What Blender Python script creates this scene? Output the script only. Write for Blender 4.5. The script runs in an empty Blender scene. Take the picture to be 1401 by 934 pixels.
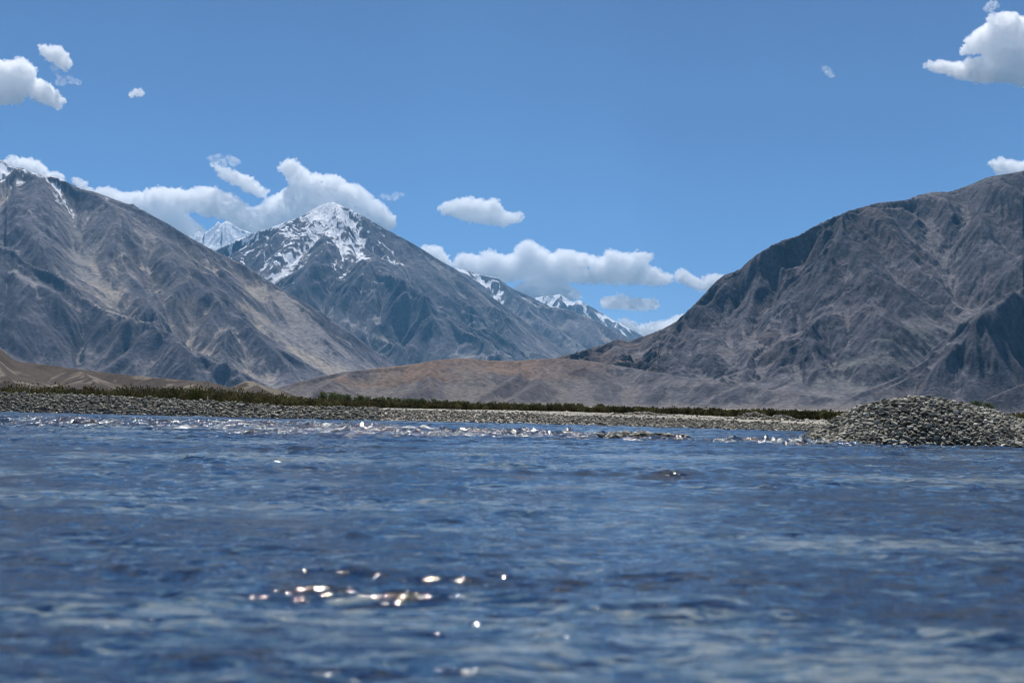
import bpy, bmesh, math, time
import numpy as np
from mathutils import Matrix, Vector

T0 = time.time()
rng = np.random.default_rng(7)
S = bpy.context.scene
C = S.collection
PI = math.pi

# ------------------------------------------------------------------ camera
CAMH = 1.0
PITCH = math.radians(2.615)
ROLL = math.radians(0.9)
F = 50.0 / 36.0 * 1401.0
MC = (Matrix.Rotation(PI / 2 + PITCH, 3, 'X') @ Matrix.Rotation(ROLL, 3, 'Z'))
MCn = np.array(MC)

cam = bpy.data.objects.new('camera', bpy.data.cameras.new('camera'))
C.objects.link(cam)
cam.matrix_world = Matrix.Translation((0, 0, CAMH)) @ MC.to_4x4()
cam.data.lens = 50.0
cam.data.sensor_width = 36.0
cam.data.clip_start = 0.05
cam.data.clip_end = 90000.0
cam.data.dof.use_dof = True
cam.data.dof.focus_distance = 150.0
cam.data.dof.aperture_fstop = 1.9
S.camera = cam

def ray(px, py):
    """direction through a point of the survey photograph, scaled to unit horizontal length"""
    px = np.asarray(px, float); py = np.asarray(py, float)
    d = np.stack([(px - 700.5) / F, -(py - 467.0) / F, -np.ones_like(px)], -1) @ MCn.T
    return d / np.hypot(d[..., 0], d[..., 1])[..., None]

def W(px, py, R):
    return np.array([0, 0, CAMH]) + ray(px, py) * np.asarray(R, float)[..., None]

def onplane(px, py, z=0.0):
    d = ray(px, py)
    R = (z - CAMH) / d[..., 2]
    return W(px, py, R)

def azim(px, py=550.0):
    px = np.asarray(px, float)
    d = ray(px, np.zeros_like(px) + py)
    return np.arctan2(d[..., 0], d[..., 1])

# ------------------------------------------------------------------ noise
_tab = np.random.default_rng(12345).random((512, 512)).astype(np.float64).ravel()
_tc = np.cos(_tab * 2 * PI); _ts = np.sin(_tab * 2 * PI)
def _idx(ix, iy, seed):
    return ((ix.astype(np.int32) + seed * 37) & 511) * 512 + ((iy.astype(np.int32) + seed * 101) & 511)
def hsh(ix, iy, seed):
    return _tab[_idx(ix, iy, seed)]

def perlin(x, y, seed=0):
    fx0 = np.floor(x); fy0 = np.floor(y)
    fx = x - fx0; fy = y - fy0
    ix = fx0.astype(np.int32) + seed * 37; iy = fy0.astype(np.int32) + seed * 101
    u = fx * fx * fx * (fx * (fx * 6 - 15) + 10); v = fy * fy * fy * (fy * (fy * 6 - 15) + 10)
    x0 = (ix & 511) * 512; x1 = ((ix + 1) & 511) * 512; y0 = iy & 511; y1 = (iy + 1) & 511
    def g(k, dx, dy):
        return _tc[k] * (fx - dx) + _ts[k] * (fy - dy)
    a = g(x0 + y0, 0, 0); b = g(x1 + y0, 1, 0); c = g(x0 + y1, 0, 1); d = g(x1 + y1, 1, 1)
    a = a + (b - a) * u; c = c + (d - c) * u
    return (a + (c - a) * v) * 1.5

def fbm(x, y, seed=0, octv=4, gain=0.5, lac=2.03):
    s = 0; a = 1.0; t = 0
    for k in range(octv):
        s = s + a * perlin(x, y, seed + k * 17); t += a
        x = x * lac + 13.7; y = y * lac - 7.3; a *= gain
    return s / t

def ridged(x, y, seed=0, octv=4, gain=0.5, lac=2.07):
    s = 0; a = 1.0; t = 0
    for k in range(octv):
        s = s + a * (1 - 2.2 * np.abs(perlin(x, y, seed + k * 17))); t += a
        x = x * lac + 3.7; y = y * lac - 9.1; a *= gain
    return s / t

def sstep(a, b, x):
    t = np.clip((x - a) / (b - a), 0, 1)
    return t * t * (3 - 2 * t)

def gully(X, Y, gx, gy, lam, seed):
    """stripes that run down the fall line: cells of oriented cosines"""
    g = np.hypot(gx, gy) + 1e-6
    sx = -gy / g; sy = gx / g
    x = X / (lam * 1.3); y = Y / (lam * 1.3)
    ix = np.floor(x); iy = np.floor(y)
    c = 0; s = 0; ws = 0
    for dx in (-1, 0, 1):
        for dy in (-1, 0, 1):
            px = ix + dx + hsh(ix + dx, iy + dy, seed); py = iy + dy + hsh(ix + dx, iy + dy, seed + 5)
            rx = x - px; ry = y - py
            w = np.exp(-2.2 * (rx * rx + ry * ry))
            ph = 2 * PI * 1.3 * (rx * sx + ry * sy) + 2 * PI * hsh(ix + dx, iy + dy, seed + 9)
            c = c + w * np.cos(ph); s = s + w * np.sin(ph); ws = ws + w
    m = np.sqrt(c * c + s * s) + 1e-6
    c = c / np.maximum(m, 0.35 * ws)
    return c            # -1 .. 1

# ------------------------------------------------------------------ mesh helpers
def mesh_from(name, V, Fc, smooth=True):
    me = bpy.data.meshes.new(name)
    V = np.asarray(V, np.float32); Fc = np.asarray(Fc, np.int32)
    n, k = Fc.shape
    me.vertices.add(len(V)); me.vertices.foreach_set('co', V.ravel())
    me.loops.add(n * k); me.loops.foreach_set('vertex_index', Fc.ravel())
    me.polygons.add(n)
    me.polygons.foreach_set('loop_start', np.arange(0, n * k, k, dtype=np.int32))
    me.polygons.foreach_set('loop_total', np.full(n, k, np.int32))
    me.update(calc_edges=True)
    me.polygons.foreach_set('use_smooth', np.full(n, smooth))
    return me

def grid_faces(ni, nj):
    a = np.arange(ni * nj).reshape(ni, nj)
    return np.stack([a[:-1, :-1], a[:-1, 1:], a[1:, 1:], a[1:, :-1]], -1).reshape(-1, 4)[:, ::-1]

def add_attr(me, name, arr, typ='FLOAT_COLOR'):
    at = me.attributes.new(name, typ, 'POINT')
    if typ == 'FLOAT_COLOR':
        A = np.ones((len(arr), 4), np.float32); A[:, :3] = arr
        at.data.foreach_set('color', A.ravel())
    else:
        at.data.foreach_set('value', np.asarray(arr, np.float32).ravel())

def link(name, me, mat=None, parent=None, **props):
    o = bpy.data.objects.new(name, me)
    C.objects.link(o)
    if mat is not None and me is not None and len(me.materials) == 0:
        me.materials.append(mat)
    if parent is not None: o.parent = parent
    for k, v in props.items(): o[k] = v
    return o

# ------------------------------------------------------------------ node helper
class NT:
    def __init__(self, mat):
        mat.use_nodes = True
        self.m = mat; self.t = mat.node_tree; self.t.nodes.clear()
    def n(self, typ, **kw):
        nd = self.t.nodes.new(typ)
        for k, v in kw.items():
            if k.startswith('i_'):
                key = k[2:]
                key = int(key) if key.isdigit() else key.replace('_', ' ')
                sock = nd.inputs[key]
                if isinstance(v, tuple) and len(v) == 2 and hasattr(v[0], 'outputs'):
                    self.t.links.new(v[0].outputs[v[1]], sock)
                elif hasattr(v, 'outputs'):
                    self.t.links.new(v.outputs[0], sock)
                else:
                    sock.default_value = v
            else:
                setattr(nd, k, v)
        return nd
    def link(self, a, b): self.t.links.new(a, b)

def newmat(name):
    return bpy.data.materials.new(name)

# ------------------------------------------------------------------ world, sun
SUN_EL, SUN_AZ = 60.0, -8.0        # azimuth from the viewing direction, negative = left
w = bpy.data.worlds.new("World"); S.world = w; w.use_nodes = True
wt = w.node_tree; wt.nodes.clear()
sky = wt.nodes.new('ShaderNodeTexSky'); sky.sky_type = 'NISHITA'; sky.sun_disc = False
sky.sun_elevation = math.radians(SUN_EL); sky.sun_rotation = math.radians(SUN_AZ)
sky.altitude = 6000; sky.air_density = 1.0; sky.dust_density = 0.0; sky.ozone_density = 6.0
bg = wt.nodes.new('ShaderNodeBackground'); bg.inputs[1].default_value = 0.080
wo = wt.nodes.new('ShaderNodeOutputWorld')
wt.links.new(sky.outputs[0], bg.inputs[0]); wt.links.new(bg.outputs[0], wo.inputs[0])

sl = bpy.data.lights.new('sun', 'SUN'); sl.energy = 4.2; sl.angle = math.radians(0.53); sl.color = (1.0, 0.96, 0.91)
so = bpy.data.objects.new('sun', sl); C.objects.link(so)
ea, aa = math.radians(SUN_EL), math.radians(SUN_AZ)
sdir = Vector((math.sin(aa) * math.cos(ea), math.cos(aa) * math.cos(ea), math.sin(ea)))
so.rotation_euler = sdir.to_track_quat('Z', 'Y').to_euler()
so.location = (0, 0, 50)

# ------------------------------------------------------------------ rock material
def rock_mat(name, scale, bump=0.6, var=0.35):
    m = newmat(name); t = NT(m)
    at = t.n('ShaderNodeAttribute', attribute_name='col')
    geo = t.n('ShaderNodeNewGeometry')
    n1 = t.n('ShaderNodeTexNoise', i_Vector=(geo, 'Position'), i_Scale=1.0 / scale, i_Detail=6.0, i_Roughness=0.65)
    mr = t.n('ShaderNodeMapRange', i_0=(n1, 0), i_1=0.3, i_2=0.7, i_3=1 - var, i_4=1 + var)
    mul = t.n('ShaderNodeVectorMath', operation='SCALE', i_0=(at, 'Color'), i_3=(mr, 0))
    n2 = t.n('ShaderNodeTexNoise', i_Vector=(geo, 'Position'), i_Scale=2.2 / scale, i_Detail=5.0, i_Roughness=0.6)
    bp = t.n('ShaderNodeBump', i_Strength=bump, i_Distance=scale * 0.35, i_Height=(n2, 0))
    bs = t.n('ShaderNodeBsdfPrincipled', i_Base_Color=(mul, 0), i_Roughness=0.95, i_Normal=(bp, 0))
    bs.inputs['Specular IOR Level'].default_value = 0.15
    out = t.n('ShaderNodeOutputMaterial', i_Surface=(bs, 0))
    return m

# ------------------------------------------------------------------ mountains
def box1(a, n, ax):
    if n < 1: return a
    pw = [(0, 0), (0, 0)]; pw[ax] = (n + 1, n)
    c = np.cumsum(np.pad(a, pw, mode='edge'), axis=ax)
    k = 2 * n + 1
    if ax == 0: return (c[k:] - c[:-k]) / k
    return (c[:, k:] - c[:, :-k]) / k
def blur(a, ni, nj):
    ni, nj = int(round(ni)), int(round(nj))
    ni = min(ni, a.shape[0] // 3); nj = min(nj, a.shape[1] // 3)
    for _ in range(2): a = box1(box1(a, ni, 0), nj, 1)
    return a

def seg_height(X, Y, P, S0, p):
    """highest surface falling away from a ridge polyline P (n,3)"""
    h = np.full(X.shape, -1e9)
    for a, b in zip(P[:-1], P[1:]):
        d = b - a; L2 = d[0] ** 2 + d[1] ** 2
        t = np.clip(((X - a[0]) * d[0] + (Y - a[1]) * d[1]) / L2, 0, 1)
        dist = np.hypot(X - a[0] - t * d[0], Y - a[1] - t * d[1])
        z = a[2] + t * d[2]
        zz = np.maximum(z, 5.0)
        q = dist * S0 / zz
        hh = z * np.where(q < p, np.maximum(1 - q / p, 0) ** p, 0) - 0.02 * dist
        h = np.maximum(h, hh)
    return h

from concurrent.futures import ThreadPoolExecutor
POOL = ThreadPoolExecutor(4)
JOBS = []
def mountain(*a, **k):
    JOBS.append(POOL.submit(_mountain, *a, **k))
def _mountain(name, sil, Rpts, near, far, spurs=(), cols=900, rows=400, S0=0.75, p=1.6, warp=(900, 120),
             octs=((800, .30), (400, .30), (200, .28), (100, .25), (50, .22)), rough=0.06, colour=None, mat=None,
             seed=1, fixw=14, aniso=(0, 1.0), ocl=0.0, clipz=None, label='', detail=None):
    sil = np.array(sil, float)
    Rp = np.array(Rpts, float)
    Rr = np.interp(sil[:, 0], Rp[:, 0], Rp[:, 1])
    ridge = W(sil[:, 0], sil[:, 1], Rr)
    th = np.linspace(azim(sil[0, 0]), azim(sil[-1, 0]), cols)
    # near / far limits of the grid along each azimuth
    nr = np.interp(th, azim([q[0] for q in near]), [q[1] for q in near])
    fr = np.interp(th, azim([q[0] for q in far]), [q[1] for q in far])
    u = np.linspace(0, 1, rows)[:, None]
    R = nr[None] + (fr - nr)[None] * u
    X = R * np.sin(th)[None]; Y = R * np.cos(th)[None]
    Xi, Xj = np.gradient(X); Yi, Yj = np.gradient(Y)
    det = Xi * Yj - Xj * Yi
    def grad(h):
        hi, hj = np.gradient(h)
        return (hi * Yj - hj * Yi) / det, (-hi * Xj + hj * Xi) / det
    wl, wa = warp
    wx = wa * fbm(X / wl, Y / wl, seed, 3); wy = wa * fbm(X / wl + 31.7, Y / wl + 11.3, seed + 3, 3)
    h = seg_height(X + wx, Y + wy, ridge, S0, p)
    for sp in spurs:
        pts = np.array(sp['p'], float)
        P = W(pts[:, 0], pts[:, 1], pts[:, 2])
        h2 = seg_height(X + wx * sp.get('w', 1), Y + wy * sp.get('w', 1), P, sp.get('S', S0), sp.get('pp', p))
        k = 25.0 * (np.mean(R) / 9000)
        h = 0.5 * (h + h2 + np.sqrt((h - h2) ** 2 + k * k)) - 0.3 * k * np.exp(-np.abs(h - h2) / k)
    h0 = h.copy()
    dr = float(np.mean(fr - nr)) / rows; da = float(np.mean(R)) * abs(th[1] - th[0])
    gsum = 0
    gx, gy = grad(h)
    hm = np.maximum(h0, 0)
    base = sstep(0, 120, hm)
    for k, (lam, sl_) in enumerate(octs):
        gx, gy = grad(blur(h, lam * .28 / dr, lam * .28 / da))
        c = gully(X + wx * .5, Y + wy * .5, gx, gy, lam, seed + 40 + k * 13)
        slope = np.clip(np.hypot(gx, gy), 0, 1.1)
        slope = slope * sstep(.08, .35, slope)
        vary = 0.2 + 1.25 * sstep(-0.3, 0.35, fbm(X / (lam * 5), Y / (lam * 5), seed + 77 + k, 2))
        amp = lam * sl_ / (2 * PI)
        prof = (1 - np.sqrt(np.abs(1 - (c * .5 + .5)) + 0.02)) * 2 - 0.65     # sharp crests, rounded troughs
        mixc = 0.5 * c + 0.5 * prof
        h = h + amp * mixc * slope * 1.6 * vary * base
        gsum = gsum + mixc * (0.75 ** k)
    gx, gy = grad(blur(h, 1, 1))
    slope = np.hypot(gx, gy)
    sc = octs[-1][0]
    ca, sa = math.cos(math.radians(aniso[0])), math.sin(math.radians(aniso[0]))
    XA = (X * ca + Y * sa) / aniso[1]; YA = (-X * sa + Y * ca)
    rk = ridged(XA / (sc * 4), YA / (sc * 4), seed + 200, 5, 0.56)
    ow = fbm(X / (sc * 9), Y / (sc * 9), seed + 215, 3) * sc * 5
    oc = sstep(ocl, ocl + .28, fbm((XA + ow) / (sc * 22), (YA - ow) / (sc * 22), seed + 210, 6, .6) + .30 * gsum / 2.5 + .9 * (slope - S0) + .12 * rk)
    rkm = 0.25 + 1.1 * oc
    h = h + rk * sc * 3 * rough * rkm * sstep(0.15, 0.6, slope) * base
    h = h + fbm(X / (sc * .8), Y / (sc * .8), seed + 220, 2) * sc * .8 * rough * 1.0 * base
    if detail is not None:
        h = detail(X, Y, h)
    # bring the skyline to the surveyed heights
    tz = ray(sil[:, 0], sil[:, 1])
    tth = np.arctan2(tz[:, 0], tz[:, 1]); order = np.argsort(tth)
    tgt = np.interp(th, tth[order], tz[order, 2])
    act = ((h - CAMH) / R).max(0)
    ok = act > 0.002
    ratio = np.where(ok, tgt / np.maximum(act, 0.002), 1.0)
    ratio = np.clip(ratio, 0.4, 2.2)
    ker = np.hanning(fixw + 2)[1:-1]; ker /= ker.sum()
    pad = np.pad(ratio, fixw, mode='edge')
    ratio = np.convolve(pad, ker, 'same')[fixw:-fixw]
    h = np.where(h > 0, h * ratio[None], h)
    gx, gy = grad(h)
    slope = np.hypot(gx, gy)
    V = np.stack([X, Y, h - 1.5], -1).reshape(-1, 3)
    col = colour(X, Y, h, slope, gsum, gx, gy, R, th, oc, rk)
    return name, V, grid_faces(rows, cols), col.reshape(-1, 3), mat, label
def build_mountains():
    for j in JOBS:
        name, V, Fc, col, mat, label = j.result()
        me = mesh_from(name, V, Fc)
        add_attr(me, 'col', col)
        link(name, me, mat, kind='structure', label=label, category='hills' if name == 'hills' else 'mountain')
        print(name, round(time.time() - T0, 1))

def mixc(a, b, t):
    t = np.asarray(t)[..., None]
    return np.asarray(a) * (1 - t) + np.asarray(b) * t

def base_rock(X, Y, h, slope, gsum, oc, rk, seed, dark, mid, scree, L=600.0, tan=None, tanamt=0.0):
    n1 = fbm(X / L, Y / L, seed, 4); n2 = fbm(X / (L * .22), Y / (L * .22), seed + 5, 4, .6)
    n3 = fbm(X / (L * 1.6), (Y) / (L * 1.6), seed + 9, 3)
    n4 = fbm(X / (L * .04), Y / (L * .04), seed + 15, 3, .7)
    # loose debris lies in the gullies and on the easier slopes, bedrock stands out between
    s = sstep(0.25, -0.6, gsum * .55 + n2 * .8 + (slope - 0.62) * 1.2)
    c = mixc(mid, scree, s * .9)
    if tan is not None:
        c = mixc(c, tan, s * sstep(0.0, 0.25, n3 + .35 * n2 - 0.15 + tanamt))
    rock = mixc(dark, mid, sstep(-0.3, 0.5, n1 * .6 + n2 + .3 * rk))
    c = mixc(c, rock, np.clip(oc * (1.1 - .4 * s), 0, 1))
    return c * (1 + .28 * n4)[..., None]

# colours (linear albedo)
def A(r, g, b): return np.array([r, g, b])
ROCK_D = A(.058, .058, .078); ROCK_M = A(.142, .135, .158); SCREE = A(.235, .222, .222); TAN = A(.36, .31, .255)
BROWN = A(.20, .150, .118); SNOW = A(.86, .88, .92)

SNK = [0.0]
def snow_mask(h, slope, gsum, X, Y, line, band, seed, aspect=None, L=160.0):
    n = fbm(X / L, Y / L, seed, 5, .62)
    n2 = fbm(X / (L * .25), Y / (L * .25), seed + 3, 3, .6)
    v = (h - line) / band + n * 1.3 + n2 * .7 - gsum * 1.1 - (slope - .62) * 1.6 + SNK[0]
    if aspect is not None: v = v + aspect
    return sstep(-0.05, 0.30, v)

rock_far = rock_mat('far_rock', 50, .7, .4)
rock_mid = rock_mat('slope_rock', 30, .8, .45)
rock_near = rock_mat('near_rock', 14, .9, .5)
rock_hill = rock_mat('hill_earth', 3.0, .6, .25)

# left mountain
def col_left(X, Y, h, s, g, gx, gy, R, th, oc, rk):
    px = np.interp(th, azim(np.linspace(-500, 900, 60)), np.linspace(-500, 900, 60))[None] + 0 * X
    elev = (h - CAMH) / R
    c = base_rock(X, Y, h, s, g, oc, rk, 11, ROCK_D, ROCK_M * .95, SCREE, 700, TAN, 0.05)
    band = np.exp(-((px - 255) / 110.0) ** 2) * np.exp(-((elev - 0.07) / 0.035) ** 2)
    n = fbm(X / 260, Y / 260, 91, 4)
    c = mixc(c, TAN, np.clip(band * 1.7, 0, 1) * sstep(-0.30, 0.10, n - g * .35) * .9 * (1 - .7 * oc))
    low = sstep(.075, .02, elev) * sstep(300, 60, px)
    c = mixc(c, ROCK_D * A(1.15, 1.0, .98), low * .5)
    sm = snow_mask(h, np.minimum(s, .85), g * .6, X, Y, 1340, 240, 5, -.3 * oc - .9 * rk + .8 * fbm(X / 35, Y / 35, 8, 3)) * sstep(260, 150, px)
    return mixc(c, SNOW, sm)

mountain('mountain', [(-420, 215), (-300, 230), (-150, 235), (-60, 245), (0, 245), (14, 238), (22, 227), (30, 231), (50, 237), (80, 243), (110, 258), (130, 262),
          (160, 274), (185, 281), (200, 290), (230, 306), (255, 322), (290, 341), (330, 360), (370, 385), (400, 403), (440, 427),
          (480, 455), (540, 498), (600, 540), (640, 556)],
         [(-420, 9800), (0, 9500), (540, 8000), (640, 7700)],
         near=[(-420, 4800), (0, 4800), (540, 5300), (640, 5700)], far=[(-420, 10600), (0, 10300), (640, 8600)],
         spurs=[dict(p=[(-200, 260, 9300), (-60, 300, 8300), (60, 362, 7700), (180, 440, 7000), (300, 500, 6500), (380, 535, 6200)], S=.8),
                dict(p=[(22, 227, 9500), (60, 300, 8900), (130, 370, 8400)], S=.95),
                dict(p=[(185, 281, 9100), (230, 360, 8500), (330, 440, 7900), (450, 515, 7200)], S=.8)],
         cols=1000, rows=560, S0=.62, warp=(1300, 170), octs=((900, .52), (430, .56), (210, .50), (100, .42), (50, .32), (25, .24)), rough=.075, ocl=.06, aniso=(-40, 2.6),
         colour=col_left, mat=rock_mid, seed=3, label='high grey mountain on the left with tan scree fans on its slope')

# snow shoulder behind the left summit
def col_snow(line, band, seed, asp=0.0):
    def f(X, Y, h, s, g, gx, gy, R, th, oc, rk):
        c = base_rock(X, Y, h, s, g, oc, rk, seed, ROCK_D, ROCK_M, SCREE, 700)
        return mixc(c, SNOW, snow_mask(h, s, g, X, Y, line, band, seed, asp - .5 * oc - .3 * rk))
    return f
mountain('mountain', [(-300, 120), (-120, 165), (-40, 200), (0, 217), (10, 226), (18, 228), (40, 245), (90, 290)],
         [(-300, 13500), (90, 13000)], near=[(-300, 9800), (90, 9800)], far=[(-300, 14000), (90, 14000)],
         cols=240, rows=200, S0=.8, octs=((900, .2), (400, .2), (200, .2), (100, .2)), rough=.05, colour=col_snow(1500, 300, 21, .7), mat=rock_far, seed=21,
         label='snow covered shoulder showing behind the summit at the left edge')

# central snow peak
def col_peak(X, Y, h, s, g, gx, gy, R, th, oc, rk):
    c = base_rock(X, Y, h, s, g, oc, rk, 31, ROCK_D * .95, ROCK_M * .9, SCREE, 900, TAN, -.15)
    left = sstep(0.25, -0.5, gx) * .35
    px = np.interp(th, azim(np.linspace(-100, 1000, 60)), np.linspace(-100, 1000, 60))[None] + 0 * X
    return mixc(c, SNOW, snow_mask(h, np.minimum(s, .8), g * .42, X, Y, 1330 - 330 * sstep(500, 320, px) + 150 * sstep(500, 600, px), 420, 37, .12 - .55 * sstep(490, 620, px) - .35 * oc - 1.35 * rk + 1.1 * fbm(X / 40, Y / 40, 39, 3), 200))
mountain('mountain', [(80, 470), (150, 410), (220, 370), (262, 348), (290, 345), (320, 330), (350, 318), (385, 306), (415, 295), (432, 284), (445, 278),
          (455, 276), (462, 279), (480, 287), (500, 297), (525, 312), (545, 322), (565, 333), (580, 342), (600, 355), (620, 366),
          (660, 397), (700, 425), (740, 456), (780, 482), (830, 515), (880, 545)],
         [(80, 14500), (455, 14000), (880, 12200)], near=[(80, 8900), (880, 9200)], far=[(80, 15200), (455, 14800), (880, 13000)],
         spurs=[dict(p=[(480, 345, 13000), (510, 368, 12500), (600, 430, 11600), (700, 495, 10700), (740, 525, 10300)], S=.8),
                dict(p=[(455, 277, 14000), (440, 330, 13300), (400, 385, 12700), (360, 430, 12000)], S=.9),
                dict(p=[(580, 342, 13700), (640, 410, 12900), (700, 470, 12100)], S=.9),
                dict(p=[(455, 277, 14000), (490, 335, 13300)], S=1.0),
                dict(p=[(350, 318, 14200), (340, 365, 13500), (300, 400, 13000)], S=.9),
                dict(p=[(510, 368, 12500), (520, 440, 11700), (560, 490, 11000)], S=.85)],
         cols=1050, rows=560, S0=.68, warp=(1500, 200), octs=((1000, .5), (500, .6), (250, .58), (120, .5), (60, .4), (30, .3)), rough=.09, ocl=-.12, aniso=(-60, 1.8),
         colour=col_peak, mat=rock_far, seed=33, fixw=8, label='central pointed peak with fresh snow on its upper faces')

# ridge running off behind to the right
def col_ridge(X, Y, h, s, g, gx, gy, R, th, oc, rk):
    c = base_rock(X, Y, h, s, g, oc, rk, 41, ROCK_D, ROCK_M, SCREE, 900, TAN * .8, .05)
    return mixc(c, SNOW, snow_mask(h, s, g, X, Y, 1480, 220, 47, -.5 * oc - .3 * rk, 200))
mountain('mountain', [(540, 375), (590, 368), (620, 367), (635, 369), (655, 375), (680, 380), (690, 387), (700, 394), (725, 405), (750, 418), (780, 424),
          (810, 436), (850, 456), (900, 484), (960, 520), (1000, 545)],
         [(540, 17500), (1000, 15500)], near=[(540, 12500), (1000, 12800)], far=[(540, 18300), (1000, 16200)],
         spurs=[dict(p=[(690, 387, 17000), (740, 430, 16000), (800, 480, 15000)], S=.8)],
         cols=560, rows=340, S0=.66, warp=(1500, 200), octs=((1000, .3), (500, .34), (250, .32), (120, .3), (60, .25)), rough=.05, ocl=0,
         colour=col_ridge, mat=rock_far, seed=43, label='bluish ridge with a snow dusted crest descending right from the central peak')

# far snow peaks
mountain('mountain', [(200, 370), (240, 340), (258, 326), (266, 319), (272, 316), (277, 321), (284, 316), (292, 310), (298, 303), (303, 306), (310, 302), (318, 306),
          (328, 313), (340, 317), (352, 322), (380, 335), (430, 360)],
         [(200, 24000), (430, 24000)], near=[(200, 19500), (430, 19500)], far=[(200, 25000), (430, 25000)],
         cols=420, rows=200, S0=.9, warp=(1500, 150), octs=((900, .3), (450, .36), (220, .34), (110, .3)), rough=.06, fixw=4,
         colour=col_snow(1750, 400, 51, .8), mat=rock_far, seed=53, label='distant all white peak seen between the left mountain and the snow peak')
mountain('mountain', [(640, 440), (700, 418), (735, 407), (745, 405), (755, 405), (765, 402), (772, 406), (782, 413), (794, 411), (800, 415), (812, 421), (840, 438),
          (875, 457), (900, 470), (940, 492), (990, 520)],
         [(640, 22500), (990, 21500)], near=[(640, 17500), (990, 17800)], far=[(640, 23500), (990, 22500)],
         spurs=[dict(p=[(794, 411, 22000), (772, 440, 21000)], S=.9), dict(p=[(840, 438, 21900), (835, 470, 20500)], S=.8)],
         cols=460, rows=240, S0=.75, warp=(1500, 170), octs=((1000, .3), (450, .4), (220, .36), (110, .3)), rough=.06, fixw=6,
         colour=col_snow(1290, 380, 61, .25), mat=rock_far, seed=63, label='distant snow striped peak at the head of the valley')

# right mountain
def col_right(X, Y, h, s, g, gx, gy, R, th, oc, rk):
    c = base_rock(X, Y, h, s, g, oc, rk, 71, A(.042, .043, .058), A(.098, .093, .110), A(.165, .152, .160), 300, None)
    n = fbm(X / 500, Y / 500, 75, 4); n2 = fbm(X / 60, Y / 60, 76, 4, .65)
    c = mixc(c, A(.140, .112, .108), sstep(.05, .35, n + .4 * n2) * .5)
    c = mixc(c, A(.13, .137, .132), sstep(.05, .35, -n + .4 * n2) * .45 * (1 - oc))
    pxr = np.interp(th, azim(np.linspace(600, 1900, 60)), np.linspace(600, 1900, 60))[None] + 0 * X
    c = mixc(c, A(.20, .145, .115), sstep(930, 800, pxr + 120 * n) * sstep(-.1, .3, n2 + .2) * .7)
    strat = fbm((h + X * .25) / 22, (X + Y) / 300, 78, 3)
    c = c * (1 + .35 * strat)[..., None]
    return np.clip(c, .02, 1)
mountain('mountain', [(660, 540), (720, 505), (760, 489), (775, 485), (800, 478), (825, 471), (838, 465), (847, 463), (858, 467), (872, 462), (905, 450), (925, 439), (945, 420), (965, 400), (977, 386), (990, 376), (1012, 368),
          (1022, 358), (1032, 350), (1050, 338), (1070, 328), (1090, 323), (1100, 317), (1115, 308), (1140, 297), (1160, 288),
          (1200, 277), (1240, 273), (1255, 267), (1275, 262), (1300, 262), (1330, 251), (1350, 242), (1380, 237), (1401, 233),
          (1450, 215), (1550, 190), (1700, 180), (1850, 190)],
         [(660, 3950), (780, 4000), (900, 4400), (1401, 5600), (1850, 6000)], near=[(660, 3000), (780, 2900), (1100, 2700), (1401, 2300), (1850, 2100)],
         far=[(660, 4300), (780, 4400), (900, 4900), (1401, 6100), (1850, 6500)],
         spurs=[dict(p=[(1600, 300, 4500), (1450, 372, 4100), (1340, 428, 3850), (1290, 452, 3750), (1210, 508, 3600), (1150, 548, 3500)], S=1.1, w=.6),
                dict(p=[(1140, 297, 5000), (1080, 400, 4500), (1020, 470, 4100), (960, 520, 3700)], S=.66),
                dict(p=[(1275, 262, 5300), (1220, 370, 4800), (1130, 470, 4200), (1060, 530, 3700)], S=.66),
                dict(p=[(1401, 233, 5600), (1370, 320, 5100), (1300, 400, 4600), (1240, 450, 4300)], S=.66),
                dict(p=[(1600, 420, 3200), (1480, 480, 2950), (1400, 520, 2850), (1330, 556, 2750)], S=.9, w=.5)],
         cols=1150, rows=680, S0=.62, warp=(700, 100), octs=((500, .5), (250, .55), (120, .54), (60, .48), (30, .4), (15, .3)), rough=.16, ocl=-.10, aniso=(40, 3.0),
         colour=col_right, mat=rock_near, seed=73, fixw=10, label='massive dark grey purple rocky mountain filling the right side')

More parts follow.
